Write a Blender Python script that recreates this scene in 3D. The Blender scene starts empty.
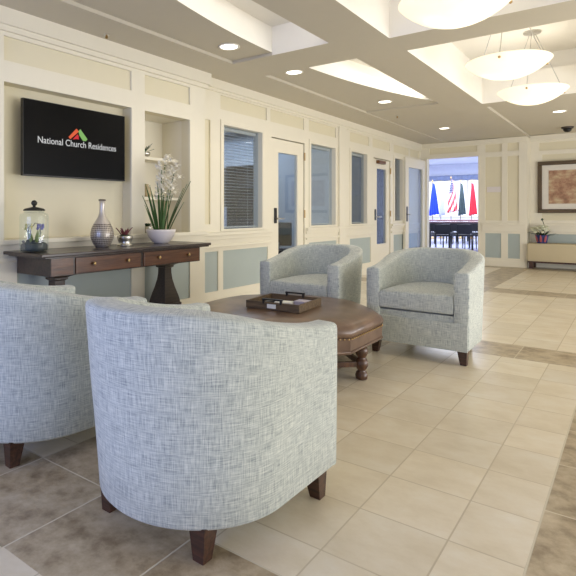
import bpy, bmesh, math, random
from mathutils import Vector, Matrix
random.seed(7)
C = bpy.context.scene.collection
PI = math.pi

# ------------------------------------------------------------------ camera
scene = bpy.context.scene
F_PX, CX, YH, YAW, CAM_H = 528.0, 217.5, 212.5, math.radians(38.38), 1.08
cam_d = bpy.data.cameras.new('camera')
cam = bpy.data.objects.new('camera', cam_d); C.objects.link(cam)
cam_d.sensor_width = 36; cam_d.lens = 36 * F_PX / 576
cam_d.shift_x = (288 - CX) / 576; cam_d.shift_y = (YH - 288) / 576
cam_d.clip_start = 0.05; cam_d.clip_end = 200
cam.location = (0, 0, CAM_H); cam.rotation_euler = (PI / 2, 0, YAW)
scene.camera = cam

# ------------------------------------------------------------------ world, big lights, exposure
w = bpy.data.worlds.new('world'); scene.world = w; w.use_nodes = True
wb = w.node_tree.nodes['Background']
wb.inputs[0].default_value = (0.92, 0.95, 1.0, 1); wb.inputs[1].default_value = 0.95
def area(name, loc, rot, sx, sy, power, col):
    d = bpy.data.lights.new(name, 'AREA'); d.shape = 'RECTANGLE'; d.size = sx; d.size_y = sy
    d.energy = power; d.color = col
    o = bpy.data.objects.new(name, d); C.objects.link(o); o.location = loc; o.rotation_euler = rot
    return o
area('daylight_behind_camera', (-2.0, -1.9, 1.3), (PI / 2, 0, 0), 2.6, 1.4, 60, (0.24, 0.38, 1.0))
area('added_uplight_right', (3.3, 6.6, 0.35), (math.radians(125), 0, PI / 2), 8.0, 0.6, 170, (0.97, 0.98, 1.0))  # added low uplight without a real source, lifts the ceiling and left coffers
area('daylight_right_side', (4.2, 4.5, 1.6), (PI / 2, 0, PI / 2), 6.0, 2.2, 85, (1.0, 0.97, 0.93))
area('office_daylight', (-5.6, 6.4, 2.5), (0, 0, 0), 2.0, 2.6, 85, (0.80, 0.89, 1.0))
area('office_daylight_beyond', (-6.0, 9.4, 2.4), (0, 0, 0), 1.5, 3.0, 12, (0.62, 0.74, 1.0))
area('dining_daylight', (-5.6, 20.0, 3.2), (0, 0, 0), 6.0, 8.0, 1000, (0.90, 0.94, 1.0))
for cy, cl in ((2.7, 2.8), (6.1, 2.2)):                 # unseen fill lights added on the long beam to brighten the left coffers
    area('added_coffer_fill', (-2.115, cy, 2.70), (math.radians(100), 0, PI / 2), cl, 0.08, 3.8, (1.0, 0.97, 0.92))
scene.view_settings.view_transform = 'Standard'; scene.view_settings.look = 'None'
scene.view_settings.exposure = 0.0; scene.view_settings.gamma = 1.0
scene.view_settings.use_curve_mapping = False

# ------------------------------------------------------------------ materials
def lin(c):
    return tuple(((v / 255) / 12.92 if v / 255 <= 0.04045 else ((v / 255 + 0.055) / 1.055) ** 2.4) for v in c) + (1,)
class G:
    """tiny node-graph helper"""
    def __init__(s, name):
        s.m = bpy.data.materials.new(name); s.m.use_nodes = True
        s.t = s.m.node_tree; s.t.nodes.clear()
        s.out = s.n('ShaderNodeOutputMaterial')
    def n(s, typ, **kw):
        nd = s.t.nodes.new(typ)
        for k, v in kw.items(): setattr(nd, k, v)
        return nd
    def l(s, a, b): s.t.links.new(a, b)
    def setin(s, sock, v):
        if hasattr(v, 'is_output'): s.l(v, sock)
        else: sock.default_value = v
    def math(s, op, a, b=0.0, c=0.0):
        nd = s.n('ShaderNodeMath', operation=op)
        s.setin(nd.inputs[0], a); s.setin(nd.inputs[1], b); s.setin(nd.inputs[2], c)
        return nd.outputs[0]
    def mix(s, f, a, b, blend='MIX'):
        nd = s.n('ShaderNodeMix', data_type='RGBA', blend_type=blend)
        s.setin(nd.inputs[0], f); s.setin(nd.inputs[6], a); s.setin(nd.inputs[7], b)
        return nd.outputs[2]
    def coord(s, kind): return s.n('ShaderNodeTexCoord').outputs[kind]
    def mapping(s, v, scale=(1, 1, 1), loc=(0, 0, 0), rot=(0, 0, 0)):
        nd = s.n('ShaderNodeMapping'); s.l(v, nd.inputs[0])
        nd.inputs[1].default_value = loc; nd.inputs[2].default_value = rot; nd.inputs[3].default_value = scale
        return nd.outputs[0]
    def noise(s, v, scale=5, detail=3, rough=0.55):
        nd = s.n('ShaderNodeTexNoise'); s.l(v, nd.inputs['Vector'])
        nd.inputs['Scale'].default_value = scale; nd.inputs['Detail'].default_value = detail
        nd.inputs['Roughness'].default_value = rough
        return nd.outputs[0]
    def ramp(s, f, stops):
        nd = s.n('ShaderNodeValToRGB'); s.l(f, nd.inputs[0]); e = nd.color_ramp.elements
        while len(e) < len(stops): e.new(0.5)
        for k, (p, c) in enumerate(stops): e[k].position = p; e[k].color = c
        return nd.outputs[0]
    def bsdf(s, color, rough=0.5, metal=0.0, bump=None, bstr=0.2, bdist=0.01, **kw):
        b = s.n('ShaderNodeBsdfPrincipled')
        s.setin(b.inputs['Base Color'], color); s.setin(b.inputs['Roughness'], rough)
        b.inputs['Metallic'].default_value = metal
        for k, v in kw.items(): s.setin(b.inputs[k.replace('_', ' ')], v)
        if bump is not None:
            bp = s.n('ShaderNodeBump'); bp.inputs['Strength'].default_value = bstr; bp.inputs['Distance'].default_value = bdist
            s.l(bump, bp.inputs['Height']); s.l(bp.outputs[0], b.inputs['Normal'])
        s.l(b.outputs[0], s.out.inputs[0])
        return s.m
def plain(name, rgb, rough=0.5, metal=0.0, var=0.06, scale=8, **kw):
    g = G(name); c = lin(rgb)
    f = g.noise(g.coord('Object'), scale, 3)
    a = tuple(v * (1 - var) for v in c[:3]) + (1,); b = tuple(min(1, v * (1 + var)) for v in c[:3]) + (1,)
    return g.bsdf(g.mix(f, a, b), rough, metal, **kw)
def emit(name, rgb, strength):
    g = G(name); e = g.n('ShaderNodeEmission'); e.inputs[0].default_value = lin(rgb); e.inputs[1].default_value = strength
    g.l(e.outputs[0], g.out.inputs[0]); return g.m
def glass(name, tint=(236, 241, 248), refl=0.02):
    g = G(name); t = g.n('ShaderNodeBsdfTransparent'); t.inputs[0].default_value = lin(tint)
    gl = g.n('ShaderNodeBsdfGlossy'); gl.inputs[1].default_value = 0.02; gl.inputs[0].default_value = (1, 1, 1, 1)
    lw = g.n('ShaderNodeLayerWeight'); lw.inputs[0].default_value = 0.35
    f = g.math('MULTIPLY_ADD', lw.outputs[0], 0.14, refl)
    mx = g.n('ShaderNodeMixShader'); g.l(f, mx.inputs[0]); g.l(t.outputs[0], mx.inputs[1]); g.l(gl.outputs[0], mx.inputs[2])
    g.l(mx.outputs[0], g.out.inputs[0]); return g.m

def wood(name, dark, light, rough=0.35, axis=(2, 30, 30), coat=0.2):
    g = G(name); v = g.mapping(g.coord('Object'), axis)
    f = g.noise(v, 2.2, 5, 0.6)
    col = g.ramp(f, [(0.3, lin(dark)), (0.7, lin(light))])
    return g.bsdf(col, rough, bump=f, bstr=0.08, Coat_Weight=coat, Coat_Roughness=0.2)

def tile_mat(name, p, x0, y0, g_w, base, alt, vein, grout, rough, con=0.13, ms=(2, 3, 1)):
    g = G(name)
    pos = g.n('ShaderNodeNewGeometry').outputs['Position']
    sp = g.n('ShaderNodeSeparateXYZ'); g.l(pos, sp.inputs[0])
    u = g.math('SUBTRACT', sp.outputs[0], x0); v = g.math('SUBTRACT', sp.outputs[1], y0)
    du = g.math('PINGPONG', u, p / 2); dv = g.math('PINGPONG', v, p / 2)
    d = g.math('MINIMUM', du, dv)
    mr = g.n('ShaderNodeMapRange', interpolation_type='SMOOTHSTEP'); g.l(d, mr.inputs[0])
    mr.inputs[1].default_value = g_w * 0.6; mr.inputs[2].default_value = g_w * 1.2
    mr.inputs[3].default_value = 1; mr.inputs[4].default_value = 0
    cx = g.math('FLOOR', g.math('DIVIDE', u, p)); cy = g.math('FLOOR', g.math('DIVIDE', v, p))
    cb = g.n('ShaderNodeCombineXYZ'); g.l(cx, cb.inputs[0]); g.l(cy, cb.inputs[1])
    wn = g.n('ShaderNodeTexWhiteNoise'); g.l(cb.outputs[0], wn.inputs['Vector'])
    # shift the stone's figure tile by tile
    add = g.n('ShaderNodeVectorMath', operation='MULTIPLY_ADD')
    g.l(wn.outputs['Color'], add.inputs[0]); add.inputs[1].default_value = (9, 9, 9); g.l(pos, add.inputs[2])
    n1 = g.noise(g.mapping(add.outputs[0], ms), 1.8, 7, 0.66)
    n2 = g.noise(add.outputs[0], 26, 4, 0.65)
    col = g.ramp(n1, [(0.5 - con, lin(alt)), (0.5, lin(base)), (0.5 + con, lin(vein))])
    col = g.mix(g.math('MULTIPLY', n2, 0.28), col, lin(alt))
    tone = g.math('MULTIPLY_ADD', wn.outputs['Value'], 0.10, 0.95)
    tn = g.n('ShaderNodeVectorMath', operation='SCALE'); g.l(col, tn.inputs[0]); g.l(tone, tn.inputs['Scale'])
    col = g.mix(mr.outputs[0], tn.outputs[0], lin(grout))
    h = g.math('MULTIPLY_ADD', mr.outputs[0], -1.0, g.math('MULTIPLY', n1, 0.25))
    r = g.math('MULTIPLY_ADD', mr.outputs[0], 0.3, rough)
    return g.bsdf(col, r, bump=h, bstr=0.25, bdist=0.004)

def fabric(name, lo, mid, hi):
    g = G(name); uv = g.coord('UV')
    a = g.noise(g.mapping(uv, (300, 16, 1)), 1.0, 3, 0.65)
    b = g.noise(g.mapping(uv, (16, 260, 1), (3.1, 7.7, 0)), 1.0, 3, 0.65)
    c = g.noise(g.mapping(uv, (6, 6, 1)), 1.0, 3, 0.6)
    f = g.math('ADD', g.math('MULTIPLY', a, 0.52), g.math('MULTIPLY', b, 0.48))
    f = g.math('MULTIPLY_ADD', g.math('SUBTRACT', c, 0.5), 0.06, f)
    col = g.ramp(f, [(0.36, lin(lo)), (0.49, lin(mid)), (0.64, lin(hi))])
    return g.bsdf(col, 0.9, bump=f, bstr=0.3, bdist=0.004, Sheen_Weight=0.25)

def artwork():
    g = G('artwork'); v = g.coord('Object')
    d = g.noise(g.mapping(v, (4, 4, 4)), 1.3, 6, 0.7)
    e = g.noise(g.mapping(v, (9, 9, 9), (4, 1, 2)), 1.0, 4, 0.6)
    wv = g.n('ShaderNodeTexWave', wave_type='RINGS'); g.l(g.mapping(v, (3, 3, 3), (0.4, 0, 0.6)), wv.inputs['Vector'])
    wv.inputs['Scale'].default_value = 1.6; wv.inputs['Distortion'].default_value = 9; wv.inputs['Detail'].default_value = 3
    c = g.ramp(d, [(0.36, lin((132, 98, 78))), (0.46, lin((176, 132, 106))), (0.54, lin((198, 164, 132))), (0.66, lin((212, 196, 160)))])
    c = g.mix(g.math('MULTIPLY', wv.outputs[1], 0.3), c, lin((150, 100, 80)))
    c = g.mix(g.math('MULTIPLY', e, 0.3), c, lin((120, 116, 84)))
    return g.bsdf(c, 0.6)

M = dict(
    trim=plain('painted_trim', (233, 226, 206), 0.45, var=0.02),
    panel=plain('painted_panel', (225, 216, 187), 0.6, var=0.02),
    blue=plain('blue_wainscot', (172, 182, 178), 0.55, var=0.03),
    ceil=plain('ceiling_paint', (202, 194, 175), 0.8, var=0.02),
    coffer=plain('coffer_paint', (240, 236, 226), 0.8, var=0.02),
    light_tile=tile_mat('light_tile', 0.305, -0.485, 1.53, 0.003, (230, 218, 194), (216, 202, 174), (238, 230, 212), (203, 189, 162), 0.28, 0.2),
    dark_tile=tile_mat('dark_tile', 0.4465, -1.6, 0.9, 0.0035, (186, 168, 138), (138, 120, 94), (212, 197, 168), (216, 206, 182), 0.32, 0.17, (5, 5, 1)),
    fabric=fabric('tweed_fabric', (134, 142, 144), (190, 196, 189), (226, 228, 218)),
    leg=wood('dark_leg_wood', (44, 26, 18), (84, 52, 36), 0.4),
    dark_wood=wood('sideboard_top_wood', (44, 34, 30), (70, 56, 48), 0.3, (30, 2, 30)),
    red_wood=wood('sideboard_front_wood', (70, 42, 26), (112, 72, 46), 0.35, (30, 2, 30)),
    turned=wood('turned_leg_wood', (58, 36, 24), (104, 70, 46), 0.35, (20, 20, 3)),
    brass=plain('aged_brass', (190, 160, 110), 0.35, 1.0),
    chrome=plain('brushed_nickel', (200, 198, 192), 0.3, 1.0),
    black=plain('black_plastic', (18, 18, 19), 0.35),
    white=plain('white_paper', (235, 235, 230), 0.7),
    glass=glass('window_glass'),
    jar=glass('jar_glass', (246, 250, 249), 0.03),
    green=plain('leaf_green', (58, 92, 42), 0.45, var=0.3, scale=30),
    dgreen=plain('dark_leaf_green', (36, 62, 36), 0.45, var=0.3, scale=30),
    petal=plain('blush_petal', (252, 243, 228), 0.6, var=0.1, scale=60),
    ceramic=plain('white_ceramic', (226, 218, 214), 0.3),
    mauve=plain('mauve_flower', (92, 88, 160), 0.6, var=0.2, scale=40),
    stone=plain('dark_pebbles', (58, 66, 68), 0.7, var=0.4, scale=90),
)

# ------------------------------------------------------------------ mesh helpers
def box(bm, x0, x1, y0, y1, z0, z1, mi=0, bev=0.0):
    vs = [bm.verts.new((x, y, z)) for z in (z0, z1) for y in (y0, y1) for x in (x0, x1)]
    fs = [bm.faces.new([vs[i] for i in q]) for q in ((0, 2, 3, 1), (4, 5, 7, 6), (0, 1, 5, 4), (2, 6, 7, 3), (0, 4, 6, 2), (1, 3, 7, 5))]
    for f in fs: f.material_index = mi
    if bev:
        es = list({e for f in fs for e in f.edges})
        bmesh.ops.bevel(bm, geom=es, offset=bev, segments=2, affect='EDGES', profile=0.6)
    return fs
def prism(bm, pts, z0, z1, mi=0):
    lo = [bm.verts.new((x, y, z0)) for x, y in pts]; hi = [bm.verts.new((x, y, z1)) for x, y in pts]
    n = len(pts); fs = [bm.faces.new(hi), bm.faces.new(lo[::-1])]
    for i in range(n): fs.append(bm.faces.new((lo[i], lo[(i + 1) % n], hi[(i + 1) % n], hi[i])))
    for f in fs: f.material_index = mi
    return fs
def rings(bm, R, closed=True, cap=(True, True), mi=0):
    """skin a list of rings (each a list of points)"""
    V = [[bm.verts.new(p) for p in r] for r in R]; n = len(R[0])
    for a, b in zip(V, V[1:]):
        for i in range(n if closed else n - 1):
            bm.faces.new((a[i], a[(i + 1) % n], b[(i + 1) % n], b[i])).material_index = mi
    if cap[0]: bm.faces.new(V[0][::-1]).material_index = mi
    if cap[1]: bm.faces.new(V[-1]).material_index = mi
    return V
def lathe(bm, prof, segs=32, c=(0, 0, 0), cap=(True, True), mi=0):
    rings(bm, [[(c[0] + r * math.cos(2 * PI * k / segs), c[1] + r * math.sin(2 * PI * k / segs), c[2] + z) for k in range(segs)] for r, z in prof], True, cap, mi)
def sq_lathe(bm, prof, c=(0, 0, 0), asp=1.0):
    rings(bm, [[(c[0] + sx * r, c[1] + sy * r * asp, c[2] + z) for sx, sy in ((-1, -1), (1, -1), (1, 1), (-1, 1))] for r, z in prof])
def tube(bm, pts, r, segs=8, mi=0):
    pts = [Vector(p) for p in pts]; R = []
    for i, p in enumerate(pts):
        d = (pts[min(i + 1, len(pts) - 1)] - pts[max(i - 1, 0)]).normalized()
        a = d.orthogonal().normalized() if i == 0 else (R_a - d * R_a.dot(d)).normalized()
        R_a = a; b = d.cross(a)
        rr = r[i] if isinstance(r, (list, tuple)) else r
        R.append([p + (a * math.cos(2 * PI * k / segs) + b * math.sin(2 * PI * k / segs)) * rr for k in range(segs)])
    rings(bm, R, mi=mi)
def ball(bm, c, r, sub=2, sc=(1, 1, 1)):
    bmesh.ops.create_icosphere(bm, subdivisions=sub, radius=r, matrix=Matrix.Translation(c) @ Matrix.Diagonal((*sc, 1)))
def box_uv(bm):
    uv = bm.loops.layers.uv.verify(); bm.normal_update()
    for f in bm.faces:
        n = f.normal; a = max(range(3), key=lambda k: abs(n[k]))
        for lp in f.loops:
            p = lp.vert.co
            lp[uv].uv = ((p.y, p.z), (p.x, p.z), (p.x, p.y))[a]
def obj(name, bm, mat, parent=None, smooth=False, loc=None, recalc=True, uv=False, angle=None):
    if recalc: bmesh.ops.recalc_face_normals(bm, faces=bm.faces)
    if uv: box_uv(bm)
    me = bpy.data.meshes.new(name); bm.to_mesh(me); bm.free()
    for m in (mat if isinstance(mat, (list, tuple)) else [mat]): me.materials.append(m)
    if smooth:
        for p in me.polygons: p.use_smooth = True
        if angle: me.set_sharp_from_angle(angle=math.radians(angle))
    o = bpy.data.objects.new(name, me); C.objects.link(o)
    if parent: o.parent = parent
    if loc: o.location = loc
    return o
def NB(): return bmesh.new()
def struct(name, bm, mat, parent=None, **kw):
    o = obj(name, bm, mat, parent, **kw)
    if not parent: o['kind'] = 'structure'
    return o
def tag(o, label, cat, group=None):
    o['label'] = label; o['category'] = cat
    if group: o['group'] = group
    return o
def thing(name, label, cat, loc=(0, 0, 0), rz=0, group=None):
    o = bpy.data.objects.new(name, None); C.objects.link(o); o.empty_display_size = 0.1
    o.location = loc; o.rotation_euler = (0, 0, rz)
    return tag(o, label, cat, group)
def dup(root, loc, rz, label=None):
    r = root.copy(); C.objects.link(r); r.location = loc; r.rotation_euler = (0, 0, rz)
    if label: r['label'] = label
    for ch in list(root.children):
        c = ch.copy(); C.objects.link(c); c.parent = r
        for g in list(ch.children):
            d = g.copy(); C.objects.link(d); d.parent = c
    return r
def cells(bm, a0, a1, z0, z1, d0, d1, openings, axis='x', mi=0):
    """a wall with openings; along the wall a0..a1, thickness d0..d1, openings (a0,a1,z0,z1)"""
    A = sorted({a0, a1, *[v for o in openings for v in o[:2] if a0 < v < a1]})
    for p, q in zip(A, A[1:]):
        zs = [(z0, z1)]
        for o in openings:
            if o[0] <= p + 1e-6 and o[1] >= q - 1e-6:
                nz = []
                for s, t in zs:
                    if o[2] > s: nz.append((s, min(t, o[2])))
                    if o[3] < t: nz.append((max(s, o[3]), t))
                zs = nz
        for s, t in zs:
            if t - s < 1e-5: continue
            if axis == 'x': box(bm, d0, d1, p, q, s, t, mi)
            else: box(bm, p, q, d0, d1, s, t, mi)

# ------------------------------------------------------------------ floor
FX0, FX1, FY0, FY1 = -3.7, 3.6, -3.0, 12.2
bx = [(-2.05, -1.6), (-0.264, 0.186), (1.52, 1.97)]
by = [(-2.62, -2.17), (0.907, 1.350), (4.43, 4.88), (7.95, 8.40), (11.47, 11.92)]
bm = NB()
xs = sorted({FX0, FX1, *[v for b in bx for v in b]}); ys = sorted({FY0, FY1, *[v for b in by for v in b]})
vg = {}
def V(x, y):
    if (x, y) not in vg: vg[(x, y)] = bm.verts.new((x, y, 0))
    return vg[(x, y)]
for x0, x1 in zip(xs, xs[1:]):
    for y0, y1 in zip(ys, ys[1:]):
        f = bm.faces.new((V(x0, y0), V(x1, y0), V(x1, y1), V(x0, y1)))
        f.material_index = 1 if ((x0, x1) in bx or (y0, y1) in by) else 0
struct('floor', bm, [M['light_tile'], M['dark_tile']])

# ------------------------------------------------------------------ ceiling
CZ = 2.56
def arc(y): return -2.69 + 0.0560 * (y - 4.3) ** 2
bm = NB()
box(bm, -2.10, -1.64, FY0, 8.1, CZ, 2.92); box(bm, -2.10, -1.64, 8.1, 12.2, CZ, CZ + 0.04)                       # long beam
box(bm, -1.98, -1.76, FY0, 12.2, 2.92, 3.3)
box(bm, -4.0, -3.15, FY0, 12.0, CZ, CZ + 0.03); box(bm, -4.0, -3.15, FY0, 12.0, CZ + 0.03, 3.0)                          # soffit along the left wall
box(bm, -3.15, -2.685, 4.22, 4.80, CZ, CZ + 0.03); box(bm, -3.15, -2.685, 4.22, 4.80, CZ + 0.03, 3.0); box(bm, -2.685, -2.10, 4.22, 4.80, CZ, 3.0)                        # cross beam, left bay
box(bm, -3.15, -2.10, FY0, 1.05, CZ, 3.0)
box(bm, -3.15, -2.10, 7.55, 12.0, CZ + 0.01, CZ + 0.03); box(bm, -3.15, -2.10, 7.55, 12.0, CZ + 0.03, 3.0)
for y0, y1 in ((1.05, 4.22), (4.90, 7.55)):
    n = 20; ya = 4.80 if y0 > 4 else y0
    a = [(min(arc(y0 + (y1 - y0) * k / n), -2.11), y0 + (y1 - y0) * k / n) for k in range(n + 1)]
    prism(bm, [(-3.15, ya)] + ([(-2.10, ya), (-2.10, y0)] if ya < y0 else []) + a + [(-3.15, y1)], CZ + 0.03, 2.83)
    box(bm, -3.15, -2.10, y0, y1, 2.83, 2.93)
for y0, y1 in ((0.96, 1.40), (4.42, 4.86), (7.88, 8.15)):        # cross beams, right bay
    box(bm, -1.64, -0.22, y0, y1, CZ, 2.92); box(bm, -1.76, -0.10, y0 + 0.12, y1 - 0.1, 2.92, 3.3)
box(bm, -1.64, -0.22, FY0, 0.96, CZ, 2.92)
box(bm, -0.22, 3.6, FY0, 8.15, CZ, 2.92); box(bm, -0.10, 0.2, FY0, 8.15, 2.92, 3.3)
box(bm, -1.64, 3.6, 8.15, 12.6, CZ + 0.04, 2.92)
box(bm, -2.0, 0.2, 0.9, 8.2, 3.15, 3.35)                          # raised coffer ceiling
bmesh.ops.recalc_face_normals(bm, faces=bm.faces); bm.normal_update()
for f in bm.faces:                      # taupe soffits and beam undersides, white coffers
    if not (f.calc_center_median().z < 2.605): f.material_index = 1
struct('ceiling', bm, [M['ceil'], M['coffer']])

# ------------------------------------------------------------------ left wall, television part
XT = -3.60
bm = NB()
AL = (2.045, 3.285, 0.875, 2.035); NI = (3.45, 4.09, 0.875, 2.035)
cells(bm, -3.0, 4.33, 0, 2.6, -3.72, XT - 0.02, [AL, NI], mi=0)
box(bm, -3.80, -3.72, -3.0, 3.44, 0, 2.6, 0)                     # back of the television recess
# niche box
box(bm, -4.06, -4.0, 3.3, 4.24, 0.7, 2.2, 1); box(bm, -4.0, -3.72, 3.36, 3.45, 0.7, 2.2, 1); box(bm, -4.0, -3.72, 4.09, 4.18, 0.7, 2.2, 1)
box(bm, -4.0, -3.72, 3.36, 4.18, 2.035, 2.2, 1); box(bm, -4.0, -3.72, 3.36, 4.18, 0.7, 0.875, 1)
struct('wall_left', bm, [M['panel'], M['trim']])
bm = NB()
fr = [(2.045, 3.285, 2.19, 2.37), (3.45, 4.09, 2.19, 2.37)]
wn = [(2.15, 3.285, 0.2, 0.66), (3.45, 4.09, 0.2, 0.66), (0.7, 1.93, 0.2, 0.66)]
cells(bm, -3.0, 4.33, 0, CZ, XT - 0.02, XT, [AL, NI, *fr, *wn, (0.7, 1.93, 0.875, 2.035), (0.7, 1.93, 2.19, 2.37)])
box(bm, XT - 0.13, XT + 0.02, -3.0, 4.35, 0.845, 0.879, 0, 0.004)  # ledge
box(bm, XT - 0.02, XT + 0.015, -3.0, 4.345, 0.72, 0.75, 0, 0.005)
box(bm, XT, XT + 0.05, -3.0, 4.38, 2.44, CZ, 0); box(bm, XT, XT + 0.025, -3.0, 4.355, 2.40, 2.44, 0)
struct('trim_1', bm, M['trim'])
bm = NB()
for a in wn: box(bm, XT - 0.03, XT - 0.014, a[0], a[1], a[2], a[3])
struct('trim_2', bm, M['blue'])
bm = NB(); box(bm, XT, XT + 0.015, -3.0, 4.345, 0, 0.12, 0, 0.004)
struct('baseboard_left', bm, M['trim'])

# ------------------------------------------------------------------ window wall
XW = -3.68
W1 = (4.73, 5.56, 0.87, 2.10); D1 = (5.77, 6.64, 0, 2.06); W2 = (6.79, 7.62, 0.87, 2.10)
W3 = (8.17, 8.86, 0.87, 2.11); D2 = (9.15, 9.98, 0, 2.07); W4 = (10.18, 10.66, 0.90, 2.16)
OPS = [W1, D1, W2, W3, D2, W4]
bm = NB(); cells(bm, 4.33, 12.3, 0, 2.6, XW - 0.14, XW - 0.02, OPS)
struct('wall_window', bm, M['panel'])
bm = NB()
frz = [(4.70, 5.66, 2.25, 2.41), (5.74, 6.62, 2.25, 2.41), (6.76, 7.64, 2.25, 2.41), (8.15, 8.95, 2.25, 2.41), (9.1, 9.95, 2.25, 2.41), (10.15, 11.0, 2.25, 2.41), (11.1, 11.7, 2.25, 2.41)]
wns = [(4.42, 4.66, 0.2, 0.645), (4.75, 5.68, 0.2, 0.645), (6.76, 7.66, 0.2, 0.645), (8.15, 9.02, 0.2, 0.645), (10.15, 10.7, 0.2, 0.645), (10.8, 11.6, 0.2, 0.645)]
side = [(4.40, 4.52, 0.95, 2.1)]
cells(bm, 4.33, 11.85, 0, CZ, XW - 0.02, XW, OPS + frz + wns + side)
for a, b in ((4.33, 5.74), (6.66, 9.12), (10.0, 11.8)):              # sill rail and chair rail
    box(bm, XW - 0.02, XW + 0.045, a, b, 0.82, 0.86, 0, 0.008)
    box(bm, XW - 0.02, XW + 0.022, a, b, 0.775, 0.82, 0, 0.006)
    box(bm, XW - 0.02, XW + 0.03, a, b, 0.69, 0.72, 0, 0.006)
box(bm, XW, XW + 0.04, 4.33, 11.85, 2.46, CZ); box(bm, XW, XW + 0.02, 4.33, 11.85, 2.43, 2.46)
box(bm, XW, XW + 0.035, 7.70, 7.93, 0, 2.44, 0, 0.004)               # pilaster between the two runs
struct('trim_3', bm, M['trim'])
bm = NB()
for a in wns: box(bm, XW - 0.03, XW - 0.012, a[0], a[1], a[2], a[3])
struct('trim_4', bm, M['blue'])
bm = NB()
for a, b in ((4.36, 5.74), (6.66, 9.12), (10.0, 11.8)): box(bm, XW, XW + 0.014, a, b, 0, 0.12, 0, 0.004)
struct('baseboard_window', bm, M['trim'])
for k, (a, b, c, d) in enumerate((W1, W2, W3, W4)):
    bm = NB(); g = 0.02
    for q in ((a, a + g, c, d), (b - g, b, c, d), (a + g, b - g, c, c + g), (a + g, b - g, d - g, d)): box(bm, XW - 0.12, XW + 0.012, *q)
    for q in ((a - .035, a, c - .0, d), (b, b + .035, c, d), (a - .035, b + .035, d, d + .035)): box(bm, XW, XW + 0.014, *q, 0, 0.003)
    wo = struct('window_%d' % (k + 1), bm, M['trim'])
    bm = NB(); box(bm, XW - 0.06, XW - 0.054, a + g, b - g, c + g, d - g); obj('pane', bm, M['glass'], wo)
def door(name, a, b, z1, hinge_right=True):
    """flush framed door with one tall glass light, in the window wall"""
    bm = NB(); s = 0.115; zb, zt = 0.50, z1 - 0.17
    for q in ((a, a + s * 1.5, 0.01, z1), (b - s * 1.45, b, 0.01, z1), (a + s * 1.5, b - s * 1.45, 0.01, zb), (a + s * 1.5, b - s * 1.45, zt, z1)): box(bm, XW - 0.06, XW - 0.015, *q)
    d = struct(name, bm, M['trim'])
    bm = NB(); box(bm, XW - 0.04, XW - 0.034, a + s * 1.5, b - s * 1.45, zb, zt); obj('pane', bm, M['glass'], d)
    bm = NB(); box(bm, XW - 0.015, XW - 0.003, a + 0.06, a + 0.125, 0.94, 1.14, 0, 0.008)
    h = obj('lock_plate', bm, M['black'], d)
    bm = NB(); tube(bm, [(XW - 0.005, a + 0.09, 1.0), (XW + 0.05, a + 0.09, 1.0), (XW + 0.055, a + 0.10, 1.0), (XW + 0.055, a + 0.21, 1.0)], 0.009)
    obj('door_handle', bm, M['chrome'], d, smooth=True)
    for z in (0.25, 1.06, 1.87):
        bm = NB(); tube(bm, [(XW + 0.004, b + 0.008, z - 0.055), (XW + 0.004, b + 0.008, z + 0.055)], 0.011); obj('hinge', bm, M['brass'], d)
    return d
door('door_1', D1[0] + 0.015, D1[1] - 0.015, D1[3] - 0.015)
d2 = door('door_2', D2[0] + 0.015, D2[1] - 0.015, D2[3] - 0.015)
bm = NB(); box(bm, XW - 0.012, XW + 0.05, 9.3, 9.62, 1.97, 2.03, 0, 0.008); obj('door_closer', bm, plain('bronze', (120, 84, 56), 0.4, 0.6), d2)

# offices behind the glass
mo = plain('office_wall_paint', (158, 166, 174), 0.8)
bm = NB()
box(bm, -7.3, -7.2, 4.3, 11.9, 0, 2.7); box(bm, -7.2, -3.84, 4.24, 4.33, 0, 2.7); box(bm, -7.2, -3.84, 11.8, 11.9, 0, 2.7)
box(bm, -7.2, -3.86, 8.0, 8.06, 0, 2.7)
struct('wall_office', bm, mo)
bm = NB(); box(bm, -7.2, -3.70, 4.33, 11.8, -0.02, 0.0); struct('floor_office', bm, plain('office_carpet', (58, 62, 82), 0.95))
bm = NB(); box(bm, -7.2, -3.82, 4.33, 11.8, 2.6, 2.66); struct('ceiling_office', bm, M['ceil'])

# ------------------------------------------------------------------ far wall
YF = 11.80; YP = 12.15
OP = (-3.575, -2.50, 0, 2.27)
bm = NB(); cells(bm, -3.72, -1.675, 0, 2.6, YF + 0.02, YF + 0.14, [OP], 'y')
box(bm, -1.695, -1.675, YF + 0.02, YP + 0.02, 0, 2.6); cells(bm, -1.70, 3.6, 0, 2.62, YP + 0.02, YP + 0.12, [], 'y')
struct('wall_far', bm, M['panel'])
bm = NB()
pa = [(-2.40, -2.10, 2.30, 2.46), (-2.40, -2.10, 0.92, 2.20), (-2.0, -1.80, 0.92, 2.20), (-2.0, -1.80, 2.30, 2.46), (-3.5, -2.55, 2.33, 2.46)]
pb = [(-2.40, -2.11, 0.17, 0.66), (-1.99, -1.78, 0.17, 0.66)]
cells(bm, -3.68, -1.675, 0, CZ, YF, YF + 0.02, [OP] + pa + pb, 'y')
for q in ((-3.575, -3.545, 0, 2.27), (-2.53, -2.50, 0, 2.27), (-3.545, -2.53, 2.24, 2.27)): box(bm, q[0], q[1], YF - 0.012, YF + 0.15, q[2], q[3])
box(bm, -2.46, -1.665, YF - 0.035, YF, 0.82, 0.86, 0, 0.006); box(bm, -2.46, -1.668, YF - 0.018, YF, 0.70, 0.82, 0, 0.004)
box(bm, -3.68, -1.66, YF - 0.05, YF, 2.47, CZ)
pc = [(-1.50, 3.4, 2.30, 2.46), (-1.45, 3.4, 0.93, 2.22), (-1.50, 3.4, 0.17, 0.66)]
cells(bm, -1.675, 3.6, 0, 2.6, YP, YP + 0.02, pc, 'y')
box(bm, -1.675, -1.655, YF, YP, 0, 2.6)
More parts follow.
